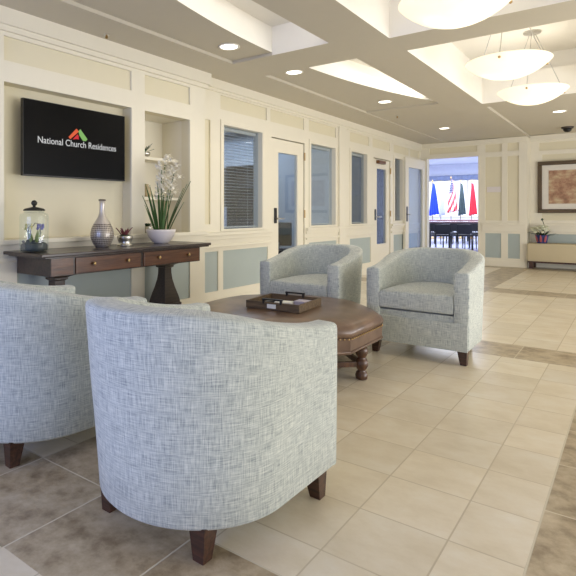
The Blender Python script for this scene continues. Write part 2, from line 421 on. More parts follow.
box(bm, -1.655, 3.6, YP - 0.035, YP, 0.82, 0.86, 0, 0.006); box(bm, -1.655, 3.6, YP - 0.018, YP, 0.70, 0.82, 0, 0.004)
box(bm, -1.655, 3.6, YP - 0.05, YP, 2.50, 2.6)
struct('trim_5', bm, M['trim'])
bm = NB()
for a in pb: box(bm, a[0], a[1], YF + 0.012, YF + 0.03, a[2], a[3])
box(bm, -1.50, 3.4, YP + 0.012, YP + 0.03, 0.17, 0.66)
struct('trim_6', bm, M['blue'])
bm = NB(); box(bm, -2.46, -1.66, YF - 0.014, YF, 0, 0.12, 0, 0.004); box(bm, -1.655, 3.6, YP - 0.014, YP, 0, 0.12, 0, 0.004)
struct('baseboard_far', bm, M['trim'])
# the open leaf, folded back along the window wall
hx, hy, L = -3.592, 11.77, 1.12; ang = math.radians(-92.6)
bm = NB(); T = 0.045; s = 0.17
for q in ((0, s, 0.01, 2.20), (L - s, L, 0.01, 2.20), (s, L - s, 0.01, 0.30), (s, L - s, 2.0, 2.20)): box(bm, q[0], q[1], -T / 2, T / 2, q[2], q[3])
d3 = struct('door_3', bm, M['trim']); d3.location = (hx, hy, 0); d3.rotation_euler = (0, 0, ang)
bm = NB(); box(bm, s, L - s, -0.003, 0.003, 0.30, 2.0); obj('pane', bm, M['glass'], d3)
for sg in (1,):
    bm = NB(); box(bm, L - 0.11, L - 0.04, sg * (T / 2) - 0.008, sg * (T / 2) + 0.008, 0.90, 1.20, 0, 0.004); p = obj('lock_plate', bm, M['black'], d3)
    bm = NB(); tube(bm, [(L - 0.075, sg * T / 2, 1.04), (L - 0.075, sg * (T / 2 + 0.05), 1.04), (L - 0.2, sg * (T / 2 + 0.055), 1.04)], 0.01); obj('door_handle', bm, M['chrome'], p, smooth=True)

# ------------------------------------------------------------------ dining room beyond the doorway
bm = NB(); box(bm, -11.5, -1.2, 12.2, 28.0, -0.02, 0.0); box(bm, -3.7, -1.7, 11.92, 12.2, -0.02, 0.0)
struct('floor_dining', bm, plain('dining_floor', (150, 156, 190), 0.25))
bm = NB(); box(bm, -11.5, -1.2, 11.95, 28.0, 3.4, 3.45); struct('ceiling_dining', bm, plain('dining_ceiling', (226, 230, 238), 0.8))
bm = NB()
WD = (-10.5, -2.0, 0.84, 2.66)
cells(bm, -11.5, -1.2, 0, 3.4, 27.0, 27.2, [WD], 'y'); box(bm, -11.6, -11.5, 12.0, 27.2, 0, 3.4); box(bm, -1.3, -1.2, 12.3, 27.2, 0, 3.4)
box(bm, -11.5, -3.82, 11.9, 11.95, 0, 3.4); box(bm, -3.84, -1.2, 11.955, 12.0, 2.6, 3.4)
struct('wall_dining', bm, plain('dining_wall_paint', (232, 236, 244), 0.8))
bm = NB()
for k in range(5):
    x = WD[0] + (WD[1] - WD[0]) * k / 4; box(bm, x - 0.03, x + 0.03, 27.0, 27.08, WD[2], WD[3])
box(bm, WD[0], WD[1], 26.98, 27.08, WD[2], WD[2] + 0.06); box(bm, WD[0], WD[1], 26.98, 27.08, WD[3] - 0.06, WD[3])
w5 = struct('window_5', bm, M['trim'])
bm = NB(); box(bm, WD[0], WD[1], 27.12, 27.14, WD[2], WD[3]); obj('pane', bm, emit('bright_daylight_pane', (226, 234, 255), 1.9), w5)
bm = NB(); n = 160; R = []
for z_k in range(5):
    r = []
    for k in range(n + 1):
        x = WD[0] - 0.2 + (WD[1] - WD[0] + 0.4) * k / n; ph = 2 * PI * k / n * 18
        zt = 2.86; zb = 2.60 + 0.05 * abs(math.sin(ph / 2)); z = zt + (zb - zt) * z_k / 4
        r.append((x, 26.9 - 0.03 * math.sin(ph * 2) * z_k / 4, z))
    R.append(r)
rings(bm, R, False, (False, False))
vo = obj('valance', bm, plain('valance_cloth', (150, 162, 190), 0.9), smooth=True)
sm = vo.modifiers.new('Solidify', 'SOLIDIFY'); sm.thickness = 0.02
tag(vo, 'grey-blue scalloped valance across the top of the bright dining-room window', 'valance')

# ------------------------------------------------------------------ tub armchairs
def sstep(a, b, x):
    t = max(0, min(1, (x - a) / (b - a))); return t * t * (3 - 2 * t)
def tub_shell():
    bm = NB(); R0 = 0.366; yf = 0.375; P = []
    for k in range(9): P.append(((R0, yf - yf * k / 9), (1, 0)))
    for k in range(41):
        a = PI * k / 40; P.append(((R0 * math.cos(a), -R0 * math.sin(a)), (math.cos(a), -math.sin(a))))
    for k in range(1, 10): P.append(((-R0, yf * k / 9), (-1, 0)))
    S = [0]
    for (p, _), (q, _) in zip(P, P[1:]): S.append(S[-1] + math.dist(p, q))
    tot = S[-1]; rows = []; UV = {}
    def profile(i, inset=0.0, fwd=0.0):
        (x, y), (nx, ny) = P[i]; d = min(S[i], tot - S[i]) / (tot / 2)
        zr = 0.656 + 0.122 * sstep(0.0, 0.85, d); ln = 0.052 * sstep(0.25, 0.9, d); th = 0.098 + 0.02 * sstep(0.2, 0.8, d)
        pr = [(-0.012, 0.105), (0, 0.118), (0.002 + ln * 0.25, 0.30), (0.004 + ln * 0.6, 0.5), (0.004 + ln, zr - 0.022), (ln + 0.001, zr - 0.009), (ln - 0.008, zr - 0.002), (ln - 0.020, zr + 0.001),
              (ln - th + 0.022, zr + 0.003), (ln - th + 0.010, zr - 0.001), (ln - th + 0.002, zr - 0.010), (ln - th, zr - 0.024), (ln * 0.5 - th, 0.5), (-th, 0.34), (-th, 0.105)]
        if inset:
            cx = sum(p[0] for p in pr) / len(pr); z0, z1 = 0.105, zr
            pr = [(o + (inset if o < -th / 2 else -inset), min(max(z, z0 + inset), z1 - inset * 0.8)) for o, z in pr]
        return [(x + nx * o, y + ny * o + fwd, z) for o, z in pr]
    idx = [(0, 0.008, 0.008), (0, 0.002, 0.005)] + [(i, 0, 0) for i in range(len(P))] + [(len(P) - 1, 0.002, 0.005), (len(P) - 1, 0.008, 0.008)]
    rows = [profile(*a) for a in idx]; us = [S[a[0]] for a in idx]
    Vv = [[bm.verts.new(p) for p in r] for r in rows]; n = len(rows[0])
    quads = []
    for a in range(len(rows) - 1):
        for i in range(n):
            f = bm.faces.new((Vv[a][i], Vv[a][(i + 1) % n], Vv[a + 1][(i + 1) % n], Vv[a + 1][i])); quads.append((f, a, i))
    bm.faces.new(Vv[0][::-1]); bm.faces.new(Vv[-1])
    box_uv(bm); uv = bm.loops.layers.uv.verify()
    vv = [0]
    mid = rows[len(rows) // 2]
    for p, q in zip(mid, mid[1:]): vv.append(vv[-1] + math.dist(p, q))
    vv.append(vv[-1] + 0.1)
    for f, a, i in quads:
        for lp, (aa, ii) in zip(f.loops, ((a, i), (a, i + 1), (a + 1, i + 1), (a + 1, i))): lp[uv].uv = (us[aa] * 1.0, vv[ii])
    return bm
def d_pts(hw, yf, yb, n=24):
    r = hw; cy = yb + r
    return [(hw, yf)] + [(hw, cy)] * 0 + [(r * math.cos(PI * k / n), cy - r * math.sin(PI * k / n)) for k in range(n + 1)] + [(-hw, yf)]
def frustum_leg(bm, x, y, z1, top, bot, dx=0.0, dy=0.0):
    rings(bm, [[(x + dx + sx * bot, y + dy + sy * bot, 0) for sx, sy in ((-1, -1), (1, -1), (1, 1), (-1, 1))],
               [(x + sx * top, y + sy * top, z1) for sx, sy in ((-1, -1), (1, -1), (1, 1), (-1, 1))]])
GA = 'tub armchairs around the leather ottoman'
def make_armchair(label, loc, rz):
    t = thing('armchair', label, 'armchair', loc, rz, GA)
    obj('tub_back', tub_shell(), M['fabric'], t, smooth=True, angle=50)
    bm = NB(); prism(bm, d_pts(0.268, 0.368, -0.268), 0.105, 0.345); obj('seat_base', bm, M['fabric'], t, uv=True)
    bm = NB(); box(bm, -0.360, 0.360, 0.368, 0.388, 0.107, 0.300, 0, 0.004); obj('front_rail', bm, M['fabric'], t, uv=True)
    bm = NB(); pts = d_pts(0.266, 0.382, -0.25)
    def ring(k, z): 
        return [(x * k, (y - 0.06) * k + 0.06, z + (0.012 * (1 - (x / 0.28) ** 2) if z > 0.47 else 0)) for x, y in pts]
    rings(bm, [ring(0.97, 0.358), ring(0.995, 0.366), ring(1, 0.385), ring(1, 0.455), ring(0.99, 0.474), ring(0.965, 0.486), ring(0.9, 0.492), ring(0.5, 0.498)])
    obj('seat_cushion', bm, M['fabric'], t, smooth=True, uv=True, angle=60)
    for s in (1, -1):
        bm = NB(); frustum_leg(bm, s * 0.312, 0.305, 0.112, 0.034, 0.021, s * 0.008, 0.008); obj('leg', bm, M['leg'], t)
        bm = NB(); frustum_leg(bm, s * 0.218, -0.232, 0.112, 0.034, 0.021, s * 0.004, -0.010); obj('leg', bm, M['leg'], t)
    return t
ch = make_armchair('pale blue tweed tub armchair nearest the camera, its whole curved back turned to us', (-1.275, 1.505, 0), math.radians(-1))
dup(ch, (-2.29, 1.48, 0), math.radians(-4), 'pale blue tweed tub armchair cut off by the left edge, only its curved back showing')
dup(ch, (-1.275, 4.32, 0), PI + math.radians(0.5), 'grey-green tweed tub armchair facing us right of the ottoman, all its front in view')
dup(ch, (-2.24, 4.27, 0), PI + math.radians(2), 'grey-green tweed tub armchair facing us behind the ottoman, near the glazed door')

# ------------------------------------------------------------------ leather ottoman
t = thing('ottoman', 'brown leather octagonal ottoman with nailhead trim and turned wooden legs', 'ottoman', (-1.965, 3.26, 0))
def octo(ap, z, soft=0.0):
    R = []
    for k in range(8):
        a0 = math.radians(-22.5 + 45 * k); a1 = a0 + math.radians(45); r = ap / math.cos(math.radians(22.5))
        for j in range(8):
            f = j / 8; x = r * ((1 - f) * math.cos(a0) + f * math.cos(a1)); y = r * ((1 - f) * math.sin(a0) + f * math.sin(a1))
            h = math.hypot(x, y); m = (1 - soft) + soft * (ap * 1.04) / h
            R.append((x * m, y * m, z))
    return R
leather = G('brown_leather'); lv = leather.coord('Object')
lf = leather.noise(lv, 5, 4); lb = leather.noise(lv, 160, 3)
M['leather'] = leather.bsdf(leather.ramp(lf, [(0.3, lin((94, 72, 57))), (0.7, lin((132, 106, 86)))]), 0.32, bump=lb, bstr=0.12, bdist=0.002, Coat_Weight=0.15)
bm = NB(); rings(bm, [octo(0.605, 0.215), octo(0.610, 0.22), octo(0.612, 0.30), octo(0.612, 0.318)]); obj('apron', bm, M['leather'], t, smooth=True, angle=30)
bm = NB(); rings(bm, [octo(0.612, 0.318, .1), octo(0.622, 0.33, .15), octo(0.626, 0.35, .25), octo(0.616, 0.375, .3), octo(0.588, 0.398, .4), octo(0.540, 0.412, .5), octo(0.440, 0.421, .6), octo(0.2, 0.425, .8)])
obj('cushion_top', bm, M['leather'], t, smooth=True, angle=60)
bm = NB()
rg = octo(0.617, 0.312)
for k in range(8):
    p = Vector(rg[k * 8]); q = Vector(rg[(k * 8 + 8) % 64])
    for j in range(18):
        c = p.lerp(q, (j + 0.5) / 18); bmesh.ops.create_icosphere(bm, subdivisions=1, radius=0.0065, matrix=Matrix.Translation(c))
obj('nailhead_trim', bm, M['brass'], t, smooth=True)
bm = NB()
for k in range(8): 
    p = Vector(octo(0.614, 0.232)[k * 8]); q = Vector(octo(0.614, 0.232)[(k * 8 + 8) % 64]); tube(bm, [p, q], 0.006, 6)
obj('welt', bm, M['leather'], t, smooth=True)
LP = [(0.60, 0), (0, 0.60), (-0.60, 0), (0, -0.60)]
for x, y in LP:
    bm = NB()
    lathe(bm, [(0.022, 0), (0.036, 0.006), (0.040, 0.028), (0.034, 0.05), (0.022, 0.060), (0.030, 0.068), (0.040, 0.09), (0.042, 0.11), (0.034, 0.132), (0.022, 0.142), (0.030, 0.150), (0.040, 0.172), (0.041, 0.19), (0.034, 0.216)], 20, (x * 0.955, y * 0.955, 0))
    obj('leg', bm, M['turned'], t, smooth=True)
for (x0, y0), (x1, y1) in zip(LP, LP[1:] + LP[:1]):
    a = Vector((x0 * 0.955, y0 * 0.955, 0.10)); b = Vector((x1 * 0.955, y1 * 0.955, 0.10)); L_ = (b - a).length
    bm = NB(); box(bm, 0.035, L_ - 0.035, -0.014, 0.014, -0.017, 0.017, 0, 0.004)
    o = obj('stretcher', bm, M['turned'], t, loc=a); o.rotation_euler = (0, 0, math.atan2(b.y - a.y, b.x - a.x))

# serving tray on the ottoman
TR = thing('serving_tray', 'weathered wooden tray with black bar handles resting on the leather ottoman', 'tray', (-1.925, 3.18, 0.4255), math.radians(5))
tw = wood('weathered_wood', (66, 52, 36), (120, 98, 68), 0.6, (4, 30, 30), 0)
bm = NB(); lx, ly, hz = 0.20, 0.185, 0.052
box(bm, -lx + .012, lx - .012, -ly + .012, ly - .012, 0, 0.01); obj('tray_base', bm, tw, TR)
for nm, q in (('long_side', (-lx, lx, -ly, -ly + .013)), ('long_side', (-lx, lx, ly - .013, ly)), ('short_side', (-lx, -lx + .013, -ly + .013, ly - .013)), ('short_side', (lx - .013, lx, -ly + .013, ly - .013))):
    bm = NB(); box(bm, *q, 0, hz, 0, 0.002); obj(nm, bm, tw, TR)
for s in (-1, 1):
    y = s * (ly - 0.006)
    bm = NB(); box(bm, -0.075, 0.075, y - 0.01, y + 0.01, hz + 0.012, hz + 0.024, 0, 0.003)
    for x in (-0.065, 0.065): box(bm, x - 0.007, x + 0.007, y - 0.007, y + 0.007, hz - 0.012, hz + 0.014)
    obj('handle', bm, M['black'], TR)
bm = NB(); box(bm, -0.035, 0.03, -ly - 0.004, -ly, 0.012, 0.04, 0, 0.001); obj('name_plate', bm, M['white'], TR)
def in_tray(name, label, cat, x, y, rz, f, mat):
    bm = NB(); f(bm); o = obj(name, bm, mat); m = Matrix.Rotation(math.radians(5), 3, 'Z') @ Vector((x, y, 0))
    o.location = (-1.925 + m.x, 3.18 + m.y, 0.4365); o.rotation_euler = (0, 0, rz); return tag(o, label, cat)
in_tray('leaflet_stack', 'white folded leaflets lying in the middle of the wooden tray', 'leaflet', 0.0, 0.0, 0.3, lambda b: box(b, -0.06, 0.06, -0.045, 0.045, 0, 0.022, 0, 0.002), M['white'])
in_tray('remote_control', 'slim black remote control lying in the left end of the wooden tray', 'remote', -0.12, 0.01, 1.4, lambda b: box(b, -0.075, 0.075, -0.02, 0.02, 0, 0.016, 0, 0.004), M['black'])
in_tray('coaster_box', 'small grey-lilac coaster box in the right end of the wooden tray', 'box', 0.115, 0.06, 0.1, lambda b: box(b, -0.05, 0.05, -0.05, 0.05, 0, 0.03, 0, 0.003), plain('lilac_card', (190, 182, 196), 0.7))

# ------------------------------------------------------------------ console table under the television
t = thing('console_table', 'long dark wooden console table with drawers and vase-shaped pedestals below the television', 'console table', (-3.38, 2.96, 0))
bm = NB(); box(bm, -0.205, 0.28, -0.93, 0.86, 0.776, 0.80, 0, 0.005); box(bm, -0.195, 0.265, -0.895, 0.845, 0.764, 0.776, 0, 0.003); obj('table_top', bm, M['dark_wood'], t)
bm = NB(); box(bm, -0.19, 0.23, -0.83, 0.755, 0.634, 0.764, 0, 0.003); obj('apron', bm, M['dark_wood'], t)
bm = NB(); box(bm, 0.23, 0.234, -0.826, -0.645, 0.64, 0.758); obj('side_panel', bm, M['red_wood'], t)
for a, b in ((-0.625, 0.005), (0.04, 0.735)):
    bm = NB(); box(bm, 0.228, 0.240, a, b, 0.643, 0.756, 0, 0.003); d = obj('drawer', bm, M['red_wood'], t)
    for f in (0.24, 0.77):
        bm = NB(); y = a + (b - a) * f; tube(bm, [(0.24, y, 0.705), (0.252, y, 0.705), (0.26, y, 0.705), (0.266, y, 0.705)], [0.006, 0.007, 0.015, 0.010], 12); obj('knob', bm, M['brass'], d, smooth=True)
for y in (-0.62, 0.53):
    bm = NB()
    sq_lathe(bm, [(0.12, 0.634), (0.11, 0.622), (0.07, 0.605), (0.058, 0.598), (0.058, 0.585), (0.042, 0.575), (0.043, 0.53), (0.050, 0.47), (0.066, 0.40), (0.086, 0.33), (0.096, 0.29), (0.10, 0.262)][::-1], (0, y, 0))
    p = obj('pedestal', bm, M['dark_wood'], t)
    bm = NB(); box(bm, -0.11, 0.11, y - 0.11, y + 0.11, 0.05, 0.262, 0, 0.008); obj('plinth', bm, M['dark_wood'], p)
    bm = NB(); box(bm, -0.19, 0.19, y - 0.17, y + 0.17, 0, 0.05, 0, 0.008); obj('foot', bm, M['dark_wood'], p)
# glass terrarium jar
JX, JY, JZ = -3.37, 2.145, 0.80
t = thing('terrarium_jar', 'tall lidded glass jar holding little flowers on left end of console table', 'jar', (JX, JY, JZ))
bm = NB(); lathe(bm, [(0.088, 0.0), (0.097, 0.006), (0.100, 0.03), (0.100, 0.25), (0.096, 0.268), (0.072, 0.278), (0.067, 0.284), (0.072, 0.292)], 40, cap=(True, False)); obj('glass_body', bm, M['jar'], t, smooth=True, angle=60)
bm = NB(); lathe(bm, [(0.074, 0.292), (0.076, 0.298), (0.064, 0.308), (0.03, 0.316), (0.010, 0.320), (0.010, 0.328), (0.020, 0.338), (0.022, 0.350), (0.014, 0.364), (0.004, 0.368)], 32); obj('lid', bm, plain('dark_metal_lid', (60, 58, 52), 0.4, 0.6), t, smooth=True)
bm = NB(); lathe(bm, [(0.09, 0.009), (0.092, 0.03), (0.092, 0.05), (0.075, 0.064), (0.04, 0.072), (0.01, 0.075)], 24)
for k in range(36):
    a = random.uniform(0, 2 * PI); r = 0.075 * math.sqrt(random.random()); ball(bm, (r * math.cos(a), r * math.sin(a), 0.062 + random.uniform(0, 0.014)), random.uniform(0.008, 0.013), 1)
o = obj('pebbles', bm, M['stone'], t, smooth=True)
def blade(bm, base, dirv, L, wd, bend=0.3, n=6, thick=0.002):
    d = Vector(dirv).normalized(); side = d.cross(Vector((0, 0, 1)));
    side = (side if side.length > 0.05 else Vector((1, 0, 0))).normalized(); out = Vector((d.x, d.y, 0)); out = out.normalized() if out.length > 1e-4 else Vector((1, 0, 0))
    nn = side.cross(d).normalized(); R = []
    for k in range(n + 1):
        f = k / n; p = Vector(base) + d * L * f + out * bend * L * f * f * 0.5 - Vector((0, 0, 1)) * abs(bend) * L * f ** 3 * 0.25
        ww = wd * (0.55 + 0.9 * f - 1.42 * f * f) if f < 0.98 else wd * 0.03
        ww = max(ww, wd * 0.03)
        R.append([p - side * ww, p + nn * thick, p + side * ww, p - nn * thick])
    rings(bm, R)
bm = NB()
for k in range(12):
    a = random.uniform(0, 2 * PI); r = random.uniform(0.01, 0.05); blade(bm, (r * math.cos(a), r * math.sin(a), 0.065), (math.cos(a) * 0.25, math.sin(a) * 0.25, 1), random.uniform(0.07, 0.13), 0.009, 0.3)
obj('leaves', bm, plain('spring_green', (128, 146, 78), 0.6, var=0.2), t)
for nm, c0, col in (('violet_flower', (0.015, 0.035), M['mauve']), ('yellow_flower', (-0.01, -0.035), plain('pale_yellow', (206, 196, 120), 0.6))):
    bm = NB(); tube(bm, [(c0[0], c0[1], 0.06), (c0[0] * 1.1, c0[1] * 1.15, 0.13), (c0[0] * 1.3, c0[1] * 1.1, 0.175)], 0.003, 6)
    s_ = obj('flower_stem', bm, M['dgreen'], t)
    bm = NB()
    for k in range(9):
        a = 2 * PI * k / 9; ball(bm, (c0[0] * 1.2 + 0.018 * math.cos(a), c0[1] * 1.1 + 0.018 * math.sin(a), 0.165 + 0.012 * (k % 3)), 0.012, 1)
    obj(nm, bm, col, s_)
bm = NB(); tube(bm, [(-0.02, -0.03, 0.06), (-0.01, -0.02, 0.16), (0.01, 0.0, 0.205), (0.02, 0.03, 0.198), (0.02, 0.045, 0.175)], 0.003, 6); obj('arching_twig', bm, plain('grey_twig', (120, 116, 96), 0.7), t)
# dimpled silver vase
g = G('dimpled_silver'); uvn = g.mapping(g.coord('UV'), (36, 34, 1)); 
vo_ = g.n('ShaderNodeTexVoronoi'); g.l(uvn, vo_.inputs['Vector']); vo_.inputs['Scale'].default_value = 1.0; vo_.inputs['Randomness'].default_value = 0.0
sp = g.n('ShaderNodeSeparateXYZ'); g.l(g.coord('Object'), sp.inputs[0])
msk = g.math('LESS_THAN', sp.outputs[2], 0.19)
dot = g.math('MULTIPLY', g.math('GREATER_THAN', vo_.outputs[0], 0.42), msk)
msil = g.bsdf(g.mix(dot, lin((206, 198, 188)), lin((96, 84, 76))), 0.35, 0.55, bump=dot, bstr=0.5, bdist=0.003)
t = thing('vase', 'silver bottle vase with dimpled round belly and slim neck under the television', 'vase', (-3.36, 2.75, 0.80))
vp = [(0.050, 0.0), (0.054, 0.006), (0.072, 0.03), (0.091, 0.075), (0.094, 0.11), (0.086, 0.15), (0.062, 0.20), (0.036, 0.24), (0.024, 0.275), (0.021, 0.32), (0.022, 0.365), (0.028, 0.377), (0.024, 0.377), (0.018, 0.36), (0.018, 0.30)]
bm = NB(); lathe(bm, vp, 40); uv = bm.loops.layers.uv.verify()
for f in bm.faces:
    for lp in f.loops:
        p = lp.vert.co; c = f.calc_center_median(); a = math.atan2(p.y, p.x) / (2 * PI); ac = math.atan2(c.y, c.x) / (2 * PI)
        if a - ac > 0.5: a -= 1
        if ac - a > 0.5: a += 1
        lp[uv].uv = (a, p.z * 2)
obj('vase_body', bm, msil, t, smooth=True, angle=60)
bm = NB(); lathe(bm, [(0.022, 0.372), (0.03, 0.377), (0.029, 0.384), (0.02, 0.386), (0.019, 0.376)], 24); obj('lip', bm, plain('bronze_lip', (96, 84, 72), 0.4, 0.7), t, smooth=True)
# little silver planter
t = thing('trinket_planter', 'tiny silver pot of dark red succulents between the dimpled vase and the orchid', 'planter', (-3.38, 3.01, 0.80))
bm = NB(); lathe(bm, [(0.066, 0.0), (0.07, 0.008), (0.055, 0.016), (0.05, 0.022), (0.062, 0.05), (0.068, 0.075), (0.066, 0.085), (0.055, 0.085), (0.05, 0.07)], 28); obj('pot', bm, M['chrome'], t, smooth=True)
bm = NB(); ball(bm, (0, 0, 0.08), 0.05, 2, (1, 1, 0.4)); obj('moss', bm, M['dgreen'], t, smooth=True)
bm = NB()
for k in range(14):
    a = random.uniform(0, 2 * PI); r = 0.03 * math.sqrt(random.random()); blade(bm, (r * math.cos(a), r * math.sin(a), 0.088), (math.cos(a) * .6, math.sin(a) * .6, 1), random.uniform(0.05, 0.085), 0.013, 0.2, 4, 0.004)
obj('succulent', bm, plain('dark_red_leaf', (116, 60, 66), 0.5, var=0.3, scale=50), t)
bm = NB(); tube(bm, [(0, -0.062, 0.08)] + [(0, -0.062 * math.cos(PI * k / 12), 0.08 + 0.095 * math.sin(PI * k / 12)) for k in range(13)], 0.0025, 6); obj('handle', bm, M['chrome'], t)
# orchid
t = thing('potted_orchid', 'white orchid with long green leaves in a round white bowl on console table', 'orchid', (-3.38, 3.44, 0.80))
bm = NB(); lathe(bm, [(0.060, 0.0), (0.066, 0.004), (0.085, 0.02), (0.118, 0.065), (0.134, 0.11), (0.136, 0.128), (0.128, 0.128), (0.12, 0.10), (0.10, 0.085)], 40); obj('bowl', bm, M['ceramic'], t, smooth=True)
bm = NB(); lathe(bm, [(0.11, 0.09), (0.118, 0.105), (0.09, 0.122), (0.02, 0.13)], 24); obj('moss', bm, plain('yellow_moss', (128, 136, 58), 0.9, var=0.35, scale=60), t, smooth=True)
bm = NB()
LV = [(-0.36, 0.47), (-0.22, 0.40), (-0.14, 0.42), (-0.08, 0.44), (0.10, 0.40), (0.20, 0.47), (0.27, 0.50), (0.32, 0.48), (0.15, 0.34), (-0.02, 0.36), (0.48, 0.32), (-0.46, 0.28), (0.24, 0.42), (-0.28, 0.34)]
for k, (dy, L_) in enumerate(LV):
    dx = random.uniform(-0.12, 0.2)
    blade(bm, (dx * 0.15, dy * 0.22, 0.115), (dx, dy * 1.35, 1), L_ * 1.02, 0.017 if L_ > 0.32 else 0.012, 0.12, 9, 0.003)
obj('leaves', bm, M['green'], t)
sp_ = [(0.02, -0.02, 0.01, 0.67), (-0.02, 0.02, 0.06, 0.74), (0.03, 0.05, 0.10, 0.66)]
for sx, sy, ex, h in sp_:
    pts = [(sx, sy, 0.11), (sx, sy + ex * 0.2, 0.11 + (h - 0.11) * 0.5), (sx, sy + ex * 0.6, 0.11 + (h - 0.11) * 0.8), (sx, sy + ex, h)]
    bm = NB(); tube(bm, pts, 0.004, 6); st = obj('flower_stem', bm, M['green'], t)
    bm = NB()
    for k in range(19):
        z = h * 0.62 + (h * 1.08 - h * 0.62) * k / 18; f = k / 18; wdt = 0.066 * (1 - 0.45 * f)
        c = Vector((sx + random.uniform(-1, 1) * wdt, sy + ex * (0.5 + 0.5 * f) + random.uniform(-1, 1) * wdt, z)); fa = random.uniform(0, 2 * PI)
        for j in range(5):
            a = fa + 2 * PI * j / 5; blade(bm, c, (math.cos(a) * 0.5 + 0.5, math.sin(a), math.sin(a * 2) * 0.7 + 0.15), random.uniform(0.036, 0.05), 0.021, 0.3, 4, 0.002)
        ball(bm, c, 0.007, 1)
    obj('blossoms', bm, M['petal'], st)

# ------------------------------------------------------------------ television
t = thing('television', 'black flat-screen television in the wall recess showing a white caption and logo', 'television', (XT, 2.705, 1.652))
bm = NB(); box(bm, -0.04, -0.006, -0.505, 0.505, -0.293, 0.293, 0, 0.004); obj('casing', bm, M['black'], t)
g = G('tv_screen'); sp = g.n('ShaderNodeSeparateXYZ'); g.l(g.coord('Object'), sp.inputs[0])
scr = g.bsdf(lin((5, 5, 6)), 0.25, Specular_IOR_Level=0.10)
bm = NB(); box(bm, -0.006, -0.003, -0.497, 0.497, -0.282, 0.287); s_ = obj('screen', bm, scr, t)
bm = NB(); box(bm, -0.12, -0.04, -0.15, 0.15, -0.12, 0.12); obj('wall_mount', bm, M['black'], t)
def text(body, size, mat, name, parent, loc, rot, extr=0.0005, xs=1.0, bold=0.0):
    cu = bpy.data.curves.new(name, 'FONT'); cu.body = body; cu.size = size; cu.extrude = extr; cu.align_x = 'CENTER'; cu.align_y = 'CENTER'; cu.offset = bold
    o = bpy.data.objects.new(name, cu); C.objects.link(o)
    dg = bpy.context.evaluated_depsgraph_get(); me = bpy.data.meshes.new_from_object(o.evaluated_get(dg)); me.name = name
    bpy.data.objects.remove(o); me.materials.clear(); me.materials.append(mat)
    r = bpy.data.objects.new(name, me); C.objects.link(r); r.parent = parent; r.location = loc; r.rotation_euler = rot; r.scale = (xs, 1, 1); return r
text('National Church Residences', 0.074, emit('caption_white', (225, 225, 225), 0.85), 'caption', s_, (0.0005, 0.005, -0.012), (PI / 2, 0, PI / 2), xs=0.92)
def roof(pts, col, nm):
    bm = NB(); prism(bm, pts, -0.0005, 0.0005); o = obj(nm, bm, col, s_); o.rotation_euler = (PI / 2, 0, PI / 2); o.location = (-0.001, -0.012, 0.012); return o
roof([(-0.090, 0.028), (-0.012, 0.105), (0.012, 0.083), (-0.072, 0.012)], emit('logo_orange', (232, 106, 70), 0.9), 'logo_mark')
roof([(-0.050, 0.012), (-0.002, 0.060), (0.010, 0.045), (0.010, 0.018), (-0.01, 0.02)], emit('logo_red', (214, 60, 66), 0.9), 'logo_mark')
roof([(0.008, 0.085), (0.026, 0.105), (0.098, 0.030), (0.082, 0.012), (0.052, 0.012), (0.018, 0.052)], emit('logo_green', (140, 190, 110), 0.9), 'logo_mark')

# ------------------------------------------------------------------ niche shelves and what stands on them
def niche_shelf(z, label):
    bm = NB(); box(bm, -3.995, -3.76, 3.452, 4.088, z - 0.03, z, 0, 0.003); return tag(obj('niche_shelf', bm, M['trim']), label, 'shelf', 'shelves in the wall niche')
niche_shelf(1.63, 'upper white shelf in the wall niche right of the television')
niche_shelf(1.235, 'lower white shelf in the wall niche, behind the orchid flowers')
t = thing('spiky_plant', 'spiky green plant in a silver bowl on the upper niche shelf', 'plant', (-3.85, 3.68, 1.63))
bm = NB(); lathe(bm, [(0.03, 0), (0.045, 0.006), (0.06, 0.03), (0.062, 0.05), (0.052, 0.05)], 24); obj('bowl', bm, M['chrome'], t, smooth=True)
bm = NB()
for k in range(16):
    a = 2 * PI * k / 16 + random.uniform(-.1, .1); blade(bm, (0, 0, 0.04), (math.cos(a), math.sin(a), random.uniform(0.5, 1.7)), random.uniform(0.09, 0.13), 0.010, 0.2, 5)
obj('leaves', bm, M['dgreen'], t)
bm = NB(); lathe(bm, [(0.03, 0), (0.042, 0.01), (0.05, 0.05), (0.04, 0.09), (0.022, 0.12), (0.026, 0.13), (0.02, 0.13)], 24)
o = obj('small_jug', bm, plain('tan_pottery', (176, 160, 128), 0.5), smooth=True, loc=(-3.86, 3.72, 1.235)); tag(o, 'small tan pottery jug on the lower niche shelf, behind the orchid leaves', 'jug')
t = thing('dark_leaf_plant', 'low dark-leaved plant standing at the bottom of the niche behind the orchid', 'plant', (-3.72, 3.60, 0.875))
bm = NB(); lathe(bm, [(0.035, 0), (0.05, 0.05), (0.054, 0.07), (0.045, 0.07)], 24); obj('pot', bm, M['chrome'], t, smooth=True)
bm = NB()
for k in range(14):
    a = 2 * PI * k / 14; blade(bm, (0, 0, 0.06), (math.cos(a), math.sin(a), random.uniform(0.3, 1.2)), random.uniform(0.06, 0.11), 0.016, 0.4, 5)
obj('leaves', bm, M['dgreen'], t)

